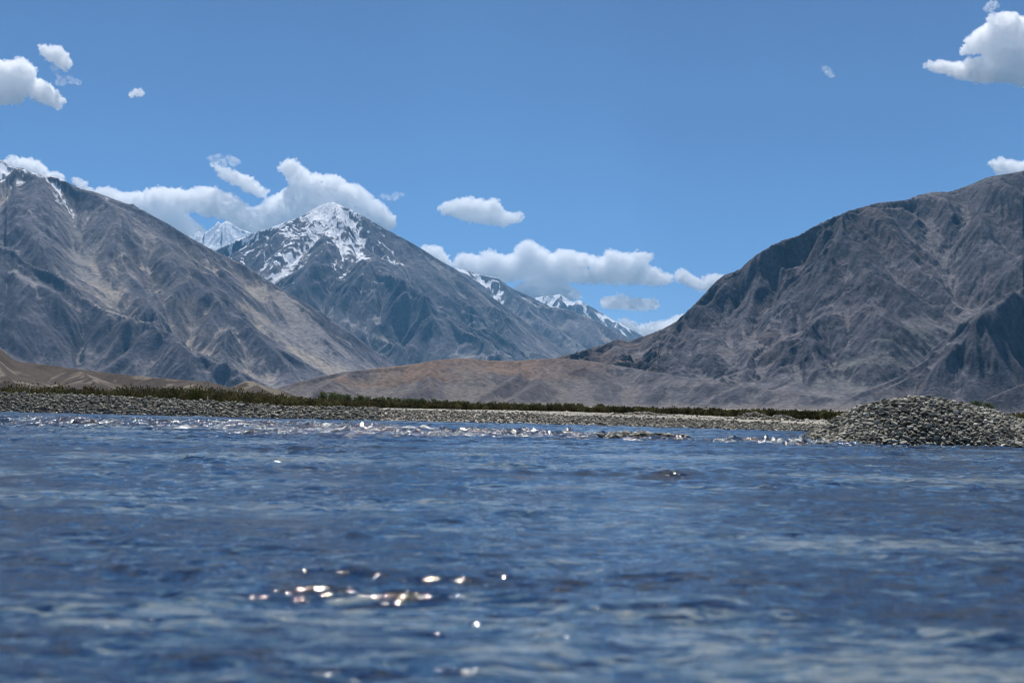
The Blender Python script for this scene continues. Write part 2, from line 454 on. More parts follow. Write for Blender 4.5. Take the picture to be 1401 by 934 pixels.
# brown foothill tail
def col_foot(X, Y, h, s, g, gx, gy, R, th, oc, rk):
    elev = (h - CAMH) / R
    c = base_rock(X, Y, h, s, g, oc, rk, 81, A(.075, .068, .075), A(.12, .105, .108), A(.17, .148, .135), 160, None)
    n = fbm(X / 160, Y / 160, 85, 4)
    c = mixc(c, A(.215, .145, .105), sstep(-.25, .25, n + (elev - .022) * 40) * .85)
    pxr = np.interp(th, azim(np.linspace(300, 1300, 60)), np.linspace(300, 1300, 60))[None] + 0 * X
    grey = base_rock(X, Y, h, s, g, oc, rk, 71, A(.042, .043, .058), A(.098, .093, .110), A(.160, .148, .152), 300, None)
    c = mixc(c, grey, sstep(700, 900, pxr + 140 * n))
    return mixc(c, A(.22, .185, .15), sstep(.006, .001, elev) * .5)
mountain('mountain', [(340, 552), (370, 536), (385, 528), (400, 524), (430, 516), (470, 508), (520, 502), (560, 498), (600, 491), (640, 489), (670, 492), (700, 493),
          (740, 490), (770, 489), (800, 492), (850, 500), (920, 512), (1000, 524), (1100, 538), (1200, 550), (1280, 560)],
         [(340, 3300), (700, 3500), (850, 3500), (1280, 2900)], near=[(340, 2650), (700, 2650), (1280, 2300)], far=[(340, 3700), (700, 3950), (850, 3950), (1280, 3300)],
         spurs=[dict(p=[(600, 491, 3450), (590, 520, 3250), (560, 545, 3050)], S=.6), dict(p=[(740, 490, 3550), (690, 520, 3300), (650, 548, 3050)], S=.6),
                dict(p=[(770, 488, 3600), (730, 520, 3300), (700, 548, 3050)], S=.5), dict(p=[(470, 508, 3380), (440, 530, 3150)], S=.5)],
         cols=1000, rows=300, S0=.42, warp=(260, 45), octs=((200, .3), (100, .32), (50, .32), (25, .26), (12, .2)), rough=.08,
         colour=col_foot, mat=rock_near, seed=83, fixw=10, label='low reddish brown foothills running out from the right mountain')

# low earth hills on the left
def col_hill(X, Y, h, s, g, gx, gy, R, th, oc, rk):
    n = fbm(X / 40, Y / 40, 95, 4); n2 = fbm(X / 6, Y / 6, 96, 4, .6)
    c = mixc(A(.056, .046, .040), A(.086, .070, .060), sstep(-.4, .4, n + .4 * n2))
    dust = sstep(-.05, -.6, g * .35 + n * 1.5 + n2 * .2)
    c = mixc(c, A(.23, .195, .155), dust * .8)
    return c * (1 - .3 * sstep(.25, .5, n2))[..., None]
mountain('hills', [(-450, 440), (-200, 455), (-80, 462), (0, 473), (12, 483), (22, 490), (60, 495), (120, 503), (180, 510), (240, 515), (280, 518), (298, 521), (312, 526),
          (326, 522), (336, 517), (348, 518), (362, 524), (385, 530), (400, 535), (425, 541), (450, 546), (480, 553), (540, 560)],
         [(-450, 900), (0, 880), (300, 820), (540, 760)], near=[(-450, 560), (540, 560)], far=[(-450, 1000), (540, 880)],
         spurs=[dict(p=[(100, 500, 860), (130, 520, 760), (170, 540, 680)], S=.35), dict(p=[(250, 516, 830), (290, 532, 740), (330, 545, 660)], S=.35),
                dict(p=[(-30, 480, 860), (20, 515, 720)], S=.4), dict(p=[(336, 517, 810), (370, 535, 740)], S=.4)],
         cols=800, rows=260, S0=.35, p=1.5, warp=(60, 10), octs=((70, .45), (30, .30), (15, .2), (7, .12)), rough=.04,
         colour=col_hill, mat=rock_hill, seed=93, fixw=8, label='low brown earth hills with pale dusty hollows behind the scrub')

# ------------------------------------------------------------------ ground and river bank
SH = np.array([(-500, 563 - 3), (-200, 559.5), (0, 563), (150, 566.5), (350, 572), (550, 576), (700, 579), (850, 583), (1000, 587.5), (1100, 589.5), (1200, 591.5), (1401, 596), (1700, 602), (2000, 607)], float)
shp = onplane(SH[:, 0], SH[:, 1], 0.0)
sh_th = np.arctan2(shp[:, 0], shp[:, 1]); sh_R = np.hypot(shp[:, 0], shp[:, 1])
sh_R[0] = 118; sh_R[1] = 114
BH = np.array([(-500, 1.35), (0, 1.22), (130, 1.22), (200, 1.05), (270, .86), (400, .62), (700, .56), (900, .46), (1100, .40), (1401, .36), (2000, .36)])
bh_th = azim(BH[:, 0])
def shoreR(th): return np.interp(th, sh_th, sh_R) + 0.5 * np.sin(th * 61) + .35 * np.sin(th * 143 + 1)
def bankH(th): return np.interp(th, bh_th, BH[:, 1])
def faceW(th): return np.interp(th, azim([0, 400, 800, 1100, 1401]), [3.2, 3.2, 3.5, 6.0, 7.0])
def ground_z(X, Y):
    R = np.hypot(X, Y); th = np.arctan2(X, Y)
    sR = shoreR(th); H = bankH(th)
    d = R - sR
    z = np.where(d < 0, -0.55 * np.clip(-d / 4, 0, 1), H * np.clip(d / faceW(th), 0, 1) ** .8)
    flat = np.clip((d - faceW(th)) / 60, 0, 1)
    z = z + np.where(d > 0, (.62 - H) * flat * sstep(azim(300), azim(150), th) * .9, 0)
    z = z + (d > 1) * fbm(X / 9, Y / 9, 5, 3) * .10 + np.clip(d - 100, 0, 1e9) * .0009
    return z

gth = np.linspace(-1.25, 1.25, 700)
gr = np.concatenate([np.geomspace(.4, 55, 30), np.linspace(56, 135, 260), np.geomspace(136, 600, 90), np.geomspace(620, 27000, 60)])
GR, GT = np.meshgrid(gr, gth, indexing='ij')
GX = GR * np.sin(GT); GY = GR * np.cos(GT)
GZ = ground_z(GX, GY)
gm = mesh_from('ground', np.stack([GX, GY, GZ], -1).reshape(-1, 3), grid_faces(len(gr), len(gth)))
m = newmat('gravel_ground'); t = NT(m)
geo = t.n('ShaderNodeNewGeometry')
v1 = t.n('ShaderNodeTexVoronoi', i_Vector=(geo, 'Position'), i_Scale=6.0)
n1 = t.n('ShaderNodeTexNoise', i_Vector=(geo, 'Position'), i_Scale=.25, i_Detail=8.0, i_Roughness=.7)
cr = t.n('ShaderNodeValToRGB', i_Fac=(n1, 0))
cr.color_ramp.elements[0].position = .35; cr.color_ramp.elements[0].color = (.25, .235, .195, 1)
cr.color_ramp.elements[1].position = .65; cr.color_ramp.elements[1].color = (.42, .385, .315, 1)
sep = t.n('ShaderNodeSeparateColor', i_Color=(v1, 'Color'))
mr = t.n('ShaderNodeMapRange', i_0=(sep, 0), i_3=.6, i_4=1.25)
mul = t.n('ShaderNodeVectorMath', operation='SCALE', i_0=(cr, 0), i_3=(mr, 0))
bp = t.n('ShaderNodeBump', i_Strength=.8, i_Distance=.05, i_Height=(v1, 'Distance')); bp.invert = True
bs = t.n('ShaderNodeBsdfPrincipled', i_Base_Color=(mul, 0), i_Roughness=.95, i_Normal=(bp, 0))
t.n('ShaderNodeOutputMaterial', i_Surface=(bs, 0))
link('ground', gm, m, kind='structure', label='pale gravel flat and valley floor beyond the river', category='ground')

# ------------------------------------------------------------------ water
wth = np.concatenate([np.linspace(-1.1, -.40, 60, endpoint=False), np.linspace(-.40, .40, 860), np.linspace(.40, 1.1, 61)[1:]])
rr = [0.6]
while rr[-1] < 128:
    r = rr[-1]
    rr.append(r + max(0.012, min(r * r / 1422 * .55, .13)))
wr = np.array(rr)
WR, WT = np.meshgrid(wr, wth, indexing='ij')
WX = (WR * np.sin(WT)); WY = (WR * np.cos(WT))
wpx = np.interp(wth, azim(np.linspace(-900, 2300, 200)), np.linspace(-900, 2300, 200))
# riffle: a band of fast broken water that leads down to the low bar and on to the mound
rf = np.array([(-300, 70), (0, 68), (200, 64), (400, 60), (600, 54), (760, 50), (880, 47), (1000, 46), (1100, 44.5), (1401, 41.5), (1700, 40)], float)
rfw = np.array([(-300, 17), (0, 18), (400, 15), (560, 10), (700, 5.0), (880, 2.2), (1401, 1.6)], float)
rfa = np.array([(-300, .55), (0, .75), (200, .85), (450, 1.0), (600, 1.35), (760, 1.5), (820, 1.2), (955, 1.5), (1090, 1.5), (1130, .7), (1401, .6)], float)
rc = np.interp(wpx, rf[:, 0], rf[:, 1])[None]; rw = np.interp(wpx, rfw[:, 0], rfw[:, 1])[None]; ra = np.interp(wpx, rfa[:, 0], rfa[:, 1])[None]
pat = fbm(WX / 5, WY / 7, 301, 3)
riff = np.exp(-(np.abs(WR - rc) / rw) ** 3) * ra * (0.75 + .9 * pat)
riff = np.clip(riff, 0, 1.6)
H = np.zeros_like(WX)
wx = WX + .35 * fbm(WX / 1.7, WY / 1.7, 310, 2); wy = WY + .35 * fbm(WX / 1.7, WY / 1.7, 320, 2)
calm = .62 + .75 * fbm(WX / 3.2, WY / 4.5, 330, 3)
cell = np.maximum(WR * (wth[1] - wth[0] if False else .00093), np.gradient(wr)[:, None])
far_k = .74 + .55 * sstep(8, 26, WR)
NW = 104
for k in range(NW):
    lam = 0.06 * (3.0 / .06) ** ((k + rng.random() * .8) / NW)
    a = rng.normal(0.35, .85) + (PI if rng.random() < .5 else 0)
    kx, ky = 2 * PI / lam * math.sin(a), 2 * PI / lam * math.cos(a)
    ph = rng.random() * 2 * PI
    sl0 = .041 if lam < .2 else (.037 if lam < .9 else .020)
    amp = lam / (2 * PI) * sl0
    s = np.sin(kx * wx + ky * wy + ph)
    choppy = amp * (s + .35 * (s * s - .5))
    att = sstep(1.6, 3.2, lam / cell)
    if lam < 1.3:
        H += choppy * att * (calm * far_k + riff * 4.3)
    else:
        H += choppy * att * (calm + riff * 1.2)
print('waves', round(time.time() - T0, 1))
wm = mesh_from('water', np.stack([WX, WY, H], -1).reshape(-1, 3), grid_faces(len(wr), len(wth)))
add_attr(wm, 'riffle', riff.ravel(), 'FLOAT')
m = newmat('river_water'); t = NT(m)
geo = t.n('ShaderNodeNewGeometry')
at = t.n('ShaderNodeAttribute', attribute_name='riffle')
mp = t.n('ShaderNodeMapping', i_Vector=(geo, 'Position'), i_Scale=(.50, 1.2, 1.0))
n0 = t.n('ShaderNodeTexNoise', i_Vector=(mp, 0), i_Scale=.22, i_Detail=3.0, i_Roughness=.55)
n1 = t.n('ShaderNodeTexNoise', i_Vector=(mp, 0), i_Scale=6.0, i_Detail=6.0, i_Roughness=.66, i_Distortion=1.0)
sm = t.n('ShaderNodeMath', operation='MULTIPLY_ADD', i_0=(n0, 0), i_1=.9, i_2=(n1, 0))
cr = t.n('ShaderNodeValToRGB', i_Fac=(t.n('ShaderNodeMapRange', i_0=(sm, 0), i_1=.77, i_2=1.15), 0))
e = cr.color_ramp.elements
e[0].position = .18; e[0].color = (.030, .028, .024, 1)
e[1].position = .88; e[1].color = (.22, .25, .25, 1)
for p_, c_ in ((.30, (.003, .014, .050)), (.48, (.005, .026, .078)), (.66, (.055, .105, .150))):
    q_ = e.new(p_); q_.color = (*c_, 1)
na = t.n('ShaderNodeTexNoise', i_Vector=(geo, 'Position'), i_Scale=9.0, i_Detail=3.0, i_Roughness=.55)
nb = t.n('ShaderNodeTexNoise', i_Vector=(geo, 'Position'), i_Scale=3.2, i_Detail=4.0, i_Roughness=.6)
nc = t.n('ShaderNodeTexNoise', i_Vector=(geo, 'Position'), i_Scale=34.0, i_Detail=2.0, i_Roughness=.6)
ad0 = t.n('ShaderNodeMath', operation='MULTIPLY_ADD', i_0=(nc, 0), i_1=.26, i_2=(na, 0))
add = t.n('ShaderNodeMath', operation='MULTIPLY_ADD', i_0=(nb, 0), i_1=2.0, i_2=(ad0, 0))
st = t.n('ShaderNodeMapRange', i_0=(at, 'Fac'), i_1=0.0, i_2=1.2, i_3=.38, i_4=1.0)
rgh = t.n('ShaderNodeMapRange', i_0=(at, 'Fac'), i_1=0.0, i_2=1.0, i_3=.05, i_4=.15)
bp = t.n('ShaderNodeBump', i_Strength=(st, 0), i_Distance=.05, i_Height=(add, 0))
bs = t.n('ShaderNodeBsdfPrincipled', i_Base_Color=(cr, 0), i_Roughness=(rgh, 0), i_IOR=1.333, i_Normal=(bp, 0))
t.n('ShaderNodeOutputMaterial', i_Surface=(bs, 0))
link('water', wm, m, kind='structure', label='rippled blue river in the foreground with glittering riffle', category='river')

# ------------------------------------------------------------------ stones
def ico(sub):
    b = bmesh.new(); bmesh.ops.create_icosphere(b, subdivisions=sub, radius=1.0)
    V = np.array([v.co[:] for v in b.verts]); Fc = np.array([[v.index for v in f.verts] for f in b.faces]); b.free()
    return V, Fc
V3, F3 = ico(3); V2, F2 = ico(2)

def stone_shape(V, seed):
    r = np.random.default_rng(seed)
    P = V.copy()
    for k in range(9):                      # broken faces, worn round
        n = r.normal(size=3); n /= np.linalg.norm(n); c = r.uniform(.42, .82)
        d = P @ n - c
        P = P - np.outer(np.where(d > 0, d * .93, 0), n)
    for k in range(5):
        n = r.normal(size=3) * r.uniform(1.2, 2.6)
        P = P * (1 + .045 * np.sin(P @ n + r.uniform(0, 6)))[:, None]
    P = P * np.array([1.0, r.uniform(.62, .88), r.uniform(.38, .66)])
    return P

shapes3 = [stone_shape(V3, 100 + i) for i in range(14)]
shapes2 = [stone_shape(V2, 300 + i) for i in range(14)]

def stone_material(name, attr):
    m = newmat(name); t = NT(m)
    geo = t.n('ShaderNodeNewGeometry')
    src = t.n('ShaderNodeAttribute', attribute_name='tone') if attr else t.n('ShaderNodeObjectInfo')
    cr = t.n('ShaderNodeValToRGB', i_Fac=(src, 'Fac' if attr else 'Random'))
    e = cr.color_ramp.elements
    e[0].position = 0; e[0].color = (.085, .078, .060, 1)
    e[1].position = 1; e[1].color = (.60, .575, .48, 1)
    for p_, c_ in ((.25, (.18, .168, .130, 1)), (.55, (.29, .272, .215, 1)), (.8, (.40, .378, .305, 1))):
        q = e.new(p_); q.color = c_
    n1 = t.n('ShaderNodeTexNoise', i_Vector=(geo, 'Position'), i_Scale=9.0, i_Detail=6.0, i_Roughness=.7)
    mr = t.n('ShaderNodeMapRange', i_0=(n1, 0), i_1=.3, i_2=.7, i_3=.72, i_4=1.25)
    mul = t.n('ShaderNodeVectorMath', operation='SCALE', i_0=(cr, 0), i_3=(mr, 0))
    # stones standing in the river are darker where they are wet
    sp = t.n('ShaderNodeSeparateXYZ', i_0=(geo, 'Position'))
    wet = t.n('ShaderNodeMapRange', i_0=(sp, 2), i_1=.02, i_2=.14, i_3=.35, i_4=1.0)
    mul2 = t.n('ShaderNodeVectorMath', operation='SCALE', i_0=(mul, 0), i_3=(wet, 0))
    rg = t.n('ShaderNodeMapRange', i_0=(sp, 2), i_1=.02, i_2=.14, i_3=.25, i_4=.85)
    bp = t.n('ShaderNodeBump', i_Strength=.5, i_Distance=.03, i_Height=(n1, 0))
    bs = t.n('ShaderNodeBsdfPrincipled', i_Base_Color=(mul2, 0), i_Roughness=(rg, 0), i_Normal=(bp, 0))
    t.n('ShaderNodeOutputMaterial', i_Surface=(bs, 0))
    return m
stone_a = stone_material('river_stone_mass', True)
stone_o = stone_material('river_stone', False)

def rotmats(n, tilt, r):
    yaw = r.uniform(0, 2 * PI, n); tx = r.normal(0, tilt, n); ty = r.normal(0, tilt, n)
    cy, sy = np.cos(yaw), np.sin(yaw); z = np.zeros(n); o = np.ones(n)
    Rz = np.stack([cy, -sy, z, sy, cy, z, z, z, o], -1).reshape(n, 3, 3)
    Rx = np.stack([o, z, z, z, np.cos(tx), -np.sin(tx), z, np.sin(tx), np.cos(tx)], -1).reshape(n, 3, 3)
    Ry = np.stack([np.cos(ty), z, np.sin(ty), z, o, z, -np.sin(ty), z, np.cos(ty)], -1).reshape(n, 3, 3)
    return Rx @ Ry @ Rz

def stone_mass(name, P, size, Rm, shp, Fc, tone, label, category):
    n = len(P); nv = len(shp[0])
    V = np.zeros((n, nv, 3)); idx = rng.integers(0, len(shp), n)
    for k in range(len(shp)):
        mk = idx == k
        V[mk] = np.einsum('nij,vj->nvi', Rm[mk], shp[k]) * size[mk, None, None] + P[mk, None]
    FF = (Fc[None] + (np.arange(n) * nv)[:, None, None]).reshape(-1, 3)
    me = mesh_from(name, V.reshape(-1, 3), FF)
    add_attr(me, 'tone', np.repeat(tone, nv), 'FLOAT')
    return link(name, me, stone_a, kind='stuff', label=label, category=category)

# --- the mound
MR = 48.0
prof = np.array([(1080, 607), (1095, 603), (1112, 588), (1130, 576), (1160, 560), (1200, 549), (1245, 544), (1285, 547), (1320, 555), (1360, 564), (1401, 575), (1440, 588), (1480, 600), (1500, 608)], float)
pp = W(prof[:, 0], prof[:, 1], np.full(len(prof), MR))
mx, mz = pp[:, 0], np.maximum(pp[:, 2], -.05)
def mound_z(X, Y):
    yc = 45.6 + (X - 14) * -.05
    d = Y - yc
    top = np.interp(X, mx, mz, left=-.3, right=-.3)
    D = 2.7 + .5 * np.sin(X * .9)
    z = top * np.clip(1 - (np.abs(d) / D) ** 1.5, -.3, 1)
    return z + .05 * fbm(X / .9, Y / .9, 401, 3)
gx_, gy_ = np.meshgrid(np.linspace(mx[0] - .6, mx[-1] + .6, 120), np.linspace(41.5, 50.5, 90), indexing='ij')
gz_ = mound_z(gx_, gy_) - .13
gz_ = np.maximum(gz_, -.5)
core = mesh_from('gravel_bar', np.stack([gx_, gy_, gz_], -1).reshape(-1, 3), grid_faces(120, 90)[:, ::-1])
m = newmat('damp_gravel'); t = NT(m)
geo = t.n('ShaderNodeNewGeometry')
v1 = t.n('ShaderNodeTexVoronoi', i_Vector=(geo, 'Position'), i_Scale=11.0)
sep = t.n('ShaderNodeSeparateColor', i_Color=(v1, 'Color'))
mr = t.n('ShaderNodeMapRange', i_0=(sep, 0), i_3=.05, i_4=.2)
cc = t.n('ShaderNodeCombineColor', i_0=(mr, 0), i_1=(mr, 0), i_2=(mr, 0))
bp = t.n('ShaderNodeBump', i_Strength=1.0, i_Distance=.06, i_Height=(v1, 'Distance')); bp.invert = True
bs = t.n('ShaderNodeBsdfPrincipled', i_Base_Color=(cc, 0), i_Roughness=.9, i_Normal=(bp, 0))
t.n('ShaderNodeOutputMaterial', i_Surface=(bs, 0))
gravel_m = m
link('gravel_bar', core, m, kind='structure', label='gravel core of the stone mound rising from the river', category='gravel bar')

cand = []      # P, size, R, tone, place
def scatter(n, sampler, zf, smin, smax, tilt, lift, minfac, place):
    """dart throwing with a spacing by size"""
    r = np.random.default_rng(500 + len(cand))
    cellsz = smax * 1.2
    grid = {}
    out = []
    tries = 0
    sizes = np.sort(smin + (smax - smin) * r.random(n) ** 3.6)[::-1]
    for s in sizes:
        for _ in range(14):
            x, y = sampler(r)
            i, j = int(x / cellsz), int(y / cellsz)
            ok = True
            for a in (i - 1, i, i + 1):
                for b in (j - 1, j, j + 1):
                    for (qx, qy, qs) in grid.get((a, b), ()):
                        if (qx - x) ** 2 + (qy - y) ** 2 < (minfac * (qs + s)) ** 2:
                            ok = False; break
                    if not ok: break
                if not ok: break
            if ok:
                grid.setdefault((i, j), []).append((x, y, s)); out.append((x, y, s)); break
    a = np.array(out)
    z = zf(a[:, 0], a[:, 1]) + a[:, 2] * lift
    P = np.stack([a[:, 0], a[:, 1], z], -1)
    Rm = rotmats(len(a), tilt, r)
    tone = np.clip(r.normal(.46, .30, len(a)), 0, 1)
    cand.append((P, a[:, 2], Rm, tone, np.full(len(a), place)))
    print(place, len(a), round(time.time() - T0, 1))

scatter(9500, lambda r: (r.uniform(mx[0] - .1, mx[-1] + .1), r.uniform(42.4, 47.2)), mound_z, .035, .15, .34, .15, .52, 0)
scatter(2400, lambda r: (r.uniform(mx[0] - .1, mx[-1] + .1), r.uniform(42.4, 47.6)), mound_z, .035, .10, .42, .6, .62, 0)
scatter(1100, lambda r: (r.uniform(mx[0] - .1, mx[-1] + .1), r.uniform(42.4, 45.8)), lambda X, Y: mound_z(X, Y), .05, .12, .4, -.1, .45, 0)

# --- the low bar of boulders in the riffle
lb = onplane(np.array([800, 958]), np.array([600.5, 601.5]))
def bar_z(X, Y):
    cx = (lb[0, 0] + lb[1, 0]) / 2; hw = (lb[1, 0] - lb[0, 0]) / 2; cy = (lb[0, 1] + lb[1, 1]) / 2 + 1.1
    q = np.abs((X - cx) / hw) ** 3 + ((Y - cy) / 1.5) ** 2
    return .20 * (1 - q) - .04 + .05 * fbm(X / .8, Y / .8, 402, 2)
def bar_s(r):
    return (r.uniform(lb[0, 0] - .3, lb[1, 0] + .3), (lb[0, 1] + lb[1, 1]) / 2 + 1.1 + r.uniform(-1.5, 1.5))
scatter(330, bar_s, bar_z, .06, .20, .2, .15, .58, 1)
bx, by = np.meshgrid(np.linspace(lb[0, 0] - .5, lb[1, 0] + .5, 60), np.linspace(lb[0, 1] - .8, lb[0, 1] + 3.2, 30), indexing='ij')
bm_ = mesh_from('gravel_bar', np.stack([bx, by, np.maximum(bar_z(bx, by) - .07, -.4)], -1).reshape(-1, 3), grid_faces(60, 30)[:, ::-1])
link('gravel_bar', bm_, gravel_m, kind='structure', label='shallow gravel under the low bar of boulders in mid river', category='gravel bar')

# --- the far bank: rubble face, then thinning stones on the flat
def bank_s(lo, hi, d0, d1, pw=1.0):
    a0, a1 = float(azim(lo)), float(azim(hi))
    def f(r):
        th = r.uniform(a0, a1); R = float(shoreR(th)) + d0 + (d1 - d0) * r.random() ** pw
        return R * math.sin(th), R * math.cos(th)
    return f
gz1 = lambda X, Y: ground_z(X, Y)
scatter(6000, bank_s(-90, 520, -.3, 4.6), gz1, .08, .25, .3, .25, .50, 2)
scatter(2200, bank_s(-90, 520, -.2, 4.0), gz1, .10, .22, .4, .9, .55, 2)
scatter(5000, bank_s(520, 1130, -.3, 4.2), gz1, .05, .16, .3, .25, .50, 2)
scatter(1500, bank_s(-90, 1480, 4, 40, 1.6), gz1, .05, .14, .25, .3, .60, 3)
scatter(1200, bank_s(1130, 1600, -.3, 6), gz1, .07, .2, .3, .25, .5, 3)
# small stone heaps on the right part of the bank
for (hx, hy, rad, hh) in ((1032, 584, 1.3, .42), (1068, 585.5, 1.0, .28), (880, 577, 2.2, .25)):
    c0 = onplane(np.array(hx), np.array(hy)); c0 = c0 * 1.03
    scatter(int(170 * rad), (lambda c0, rad: lambda r: (c0[0] + r.normal(0, rad * .5), c0[1] + r.normal(0, rad * .5)))(c0, rad),
            (lambda c0, rad, hh: lambda X, Y: ground_z(X, Y) + hh * np.exp(-((X - c0[0]) ** 2 + (Y - c0[1]) ** 2) / (rad * rad * .6)))(c0, rad, hh),
            .05, .16, .3, .2, .45, 3)

P = np.concatenate([c[0] for c in cand]); SZ = np.concatenate([c[1] for c in cand]); RM = np.concatenate([c[2] for c in cand])
TN = np.concatenate([c[3] for c in cand]); PL = np.concatenate([c[4] for c in cand])
TN[PL == 1] *= .35; TN[PL == 2] *= .8
# the 300 that show largest
q = (P - np.array([0, 0, CAMH])) @ MCn
sx = 700.5 - q[:, 0] / q[:, 2] * F
scr = SZ / -q[:, 2]
vis = (sx > 4) & (sx < 1397)
vis &= ~((PL == 0) & (P[:, 1] > 45.4)) & (P[:, 2] > .0)
score = np.where(vis, scr, 0)
top = np.argsort(-score)[:296]
ismass = np.ones(len(P), bool); ismass[top] = False
protos = []
for k, sv in enumerate(shapes3):
    me = mesh_from('stone', sv, F3); me.materials.append(stone_o); protos.append(me)
lab = {0: ('rounded grey river stone lying on the cone shaped stone mound', 'stones on the river mound'),
       1: ('dark wet boulder in the low bar across the riffle', 'boulders of the low bar'),
       2: ('grey boulder in the rubble face of the far bank', 'boulders of the far bank'),
       3: ('grey stone lying on the flat of the far bank', 'stones on the far flat')}
for i in top:
    o = bpy.data.objects.new('river_stone', protos[int(rng.integers(0, len(protos)))])
    C.objects.link(o)
    o.matrix_world = Matrix.Translation(P[i]) @ Matrix(RM[i].tolist()).to_4x4() @ Matrix.Scale(float(SZ[i]), 4)
    o['label'], o['group'] = lab[int(PL[i])]; o['category'] = 'stone'
ms = ismass & (PL == 0)
stone_mass('stones', P[ms], SZ[ms], RM[ms], shapes3, F3, TN[ms], 'smaller river stones heaped in the mound', 'stones')
ms = ismass & (PL == 1)
if ms.sum(): stone_mass('stones', P[ms], SZ[ms], RM[ms], shapes3, F3, TN[ms], 'smaller wet stones between the boulders of the low bar', 'stones')
ms = ismass & (PL >= 2)
stone_mass('stones', P[ms], SZ[ms], RM[ms], shapes2, F2, TN[ms], 'grey rubble and cobbles covering the far river bank', 'stones')
print('stones', round(time.time() - T0, 1))

# ------------------------------------------------------------------ vegetation
def leaf_material(name, dark, light, red=None):
    m = newmat(name); t = NT(m)
    at = t.n('ShaderNodeAttribute', attribute_name='tone')
    cr = t.n('ShaderNodeValToRGB', i_Fac=(at, 'Fac'))
    cr.color_ramp.elements[0].color = (*dark, 1); cr.color_ramp.elements[1].color = (*light, 1)
    if red: q = cr.color_ramp.elements.new(.5); q.color = (*red, 1)
    d = t.n('ShaderNodeBsdfDiffuse', i_Color=(cr, 0)); tr = t.n('ShaderNodeBsdfTranslucent', i_Color=(cr, 0))
    mx_ = t.n('ShaderNodeMixShader', i_0=.3, i_1=(d, 0), i_2=(tr, 0))
    t.n('ShaderNodeOutputMaterial', i_Surface=(mx_, 0))
    return m
leaf_scrub = leaf_material('scrub_leaves', (.030, .036, .015), (.150, .150, .060), (.085, .072, .036))
leaf_poplar = leaf_material('poplar_leaves', (.062, .080, .038), (.185, .215, .105))
leaf_bush = leaf_material('bush_leaves', (.025, .036, .010), (.07, .085, .022))
bark = newmat('bark'); t = NT(bark)
geo = t.n('ShaderNodeNewGeometry'); nn = t.n('ShaderNodeTexNoise', i_Vector=(geo, 'Position'), i_Scale=6.0)
cr = t.n('ShaderNodeValToRGB', i_Fac=(nn, 0)); cr.color_ramp.elements[0].color = (.06, .045, .03, 1); cr.color_ramp.elements[1].color = (.17, .14, .1, 1)
bs = t.n('ShaderNodeBsdfPrincipled', i_Base_Color=(cr, 0), i_Roughness=.9); t.n('ShaderNodeOutputMaterial', i_Surface=(bs, 0))

def leaves(centres, size, r, upright=.0):
    n = len(centres)
    a = r.normal(size=(n, 3)); a[:, 2] += upright * np.sign(a[:, 2]); a /= np.linalg.norm(a, axis=1)[:, None]
    b = r.normal(size=(n, 3)); b -= (b * a).sum(1)[:, None] * a; b /= np.linalg.norm(b, axis=1)[:, None]
    s = size * r.uniform(.6, 1.4, n)[:, None] if np.isscalar(size) else size[:, None]
    V = np.stack([centres - b * s * .35, centres + a * s * .9, centres + b * s * .35, centres - a * s * .9], 1).reshape(-1, 3)
    return V, np.arange(n * 4).reshape(n, 4)

# scrub belt
r = np.random.default_rng(41)
NB = 5200
th = r.uniform(float(azim(-120)), float(azim(1560)), NB)
pxs = np.interp(th, azim(np.linspace(-200, 1700, 100)), np.linspace(-200, 1700, 100))
nearR = np.interp(pxs, [0, 200, 300, 450, 700, 900, 1000, 1100, 1401], [150, 145, 138, 150, 156, 140, 122, 104, 112])
Rb = nearR * (1 + .55 * r.random(NB) ** 1.4)
hb = np.interp(pxs, [0, 120, 220, 300, 400, 560, 700, 900, 1050, 1401], [1.7, 1.5, 1.7, 1.6, 1.1, .85, .75, .65, .6, .7]) * r.uniform(.45, 1.3, NB)
hb *= .85 + .5 * fbm(th * 60, Rb / 15, 44, 3)
bxp = Rb * np.sin(th); byp = Rb * np.cos(th); bzp = ground_z(bxp, byp)
NL = 42
u = r.normal(size=(NB, NL, 3)); u /= np.linalg.norm(u, axis=2)[..., None]; u *= (r.random((NB, NL, 1)) ** .4)
cen = np.stack([bxp[:, None] + u[..., 0] * hb[:, None] * .6, byp[:, None] + u[..., 1] * hb[:, None] * .6,
                bzp[:, None] + hb[:, None] * (.52 + .5 * u[..., 2])], -1).reshape(-1, 3)
LV, LF = leaves(cen, .17, r, .4)
sm_ = mesh_from('shrubbery', LV, LF, False)
tn = np.repeat(np.clip(np.repeat(r.normal(.42, .22, NB) + .5 * fbm(th * 40, Rb / 20, 45, 2), NL) + r.normal(0, .15, NB * NL), 0, 1), 4)
add_attr(sm_, 'tone', tn, 'FLOAT')
link('shrubbery', sm_, leaf_scrub, kind='stuff', label='belt of dark olive scrub along the far bank', category='scrub')

def tube(p0, p1, r0, r1, n=6):
    p0 = np.array(p0, float); p1 = np.array(p1, float); d = p1 - p0; d /= np.linalg.norm(d)
    a = np.cross(d, [.3, .9, .1]); a /= np.linalg.norm(a); b = np.cross(d, a)
    an = np.arange(n) * 2 * PI / n
    ring = np.cos(an)[:, None] * a + np.sin(an)[:, None] * b
    V = np.concatenate([p0 + ring * r0, p1 + ring * r1])
    Fc = np.array([[i, (i + 1) % n, n + (i + 1) % n, n + i] for i in range(n)])
    return V, Fc
def join(parts):
    V = []; Fc = []; k = 0
    for v, f in parts: V.append(v); Fc.append(f + k); k += len(v)
    return np.concatenate(V), np.concatenate(Fc)

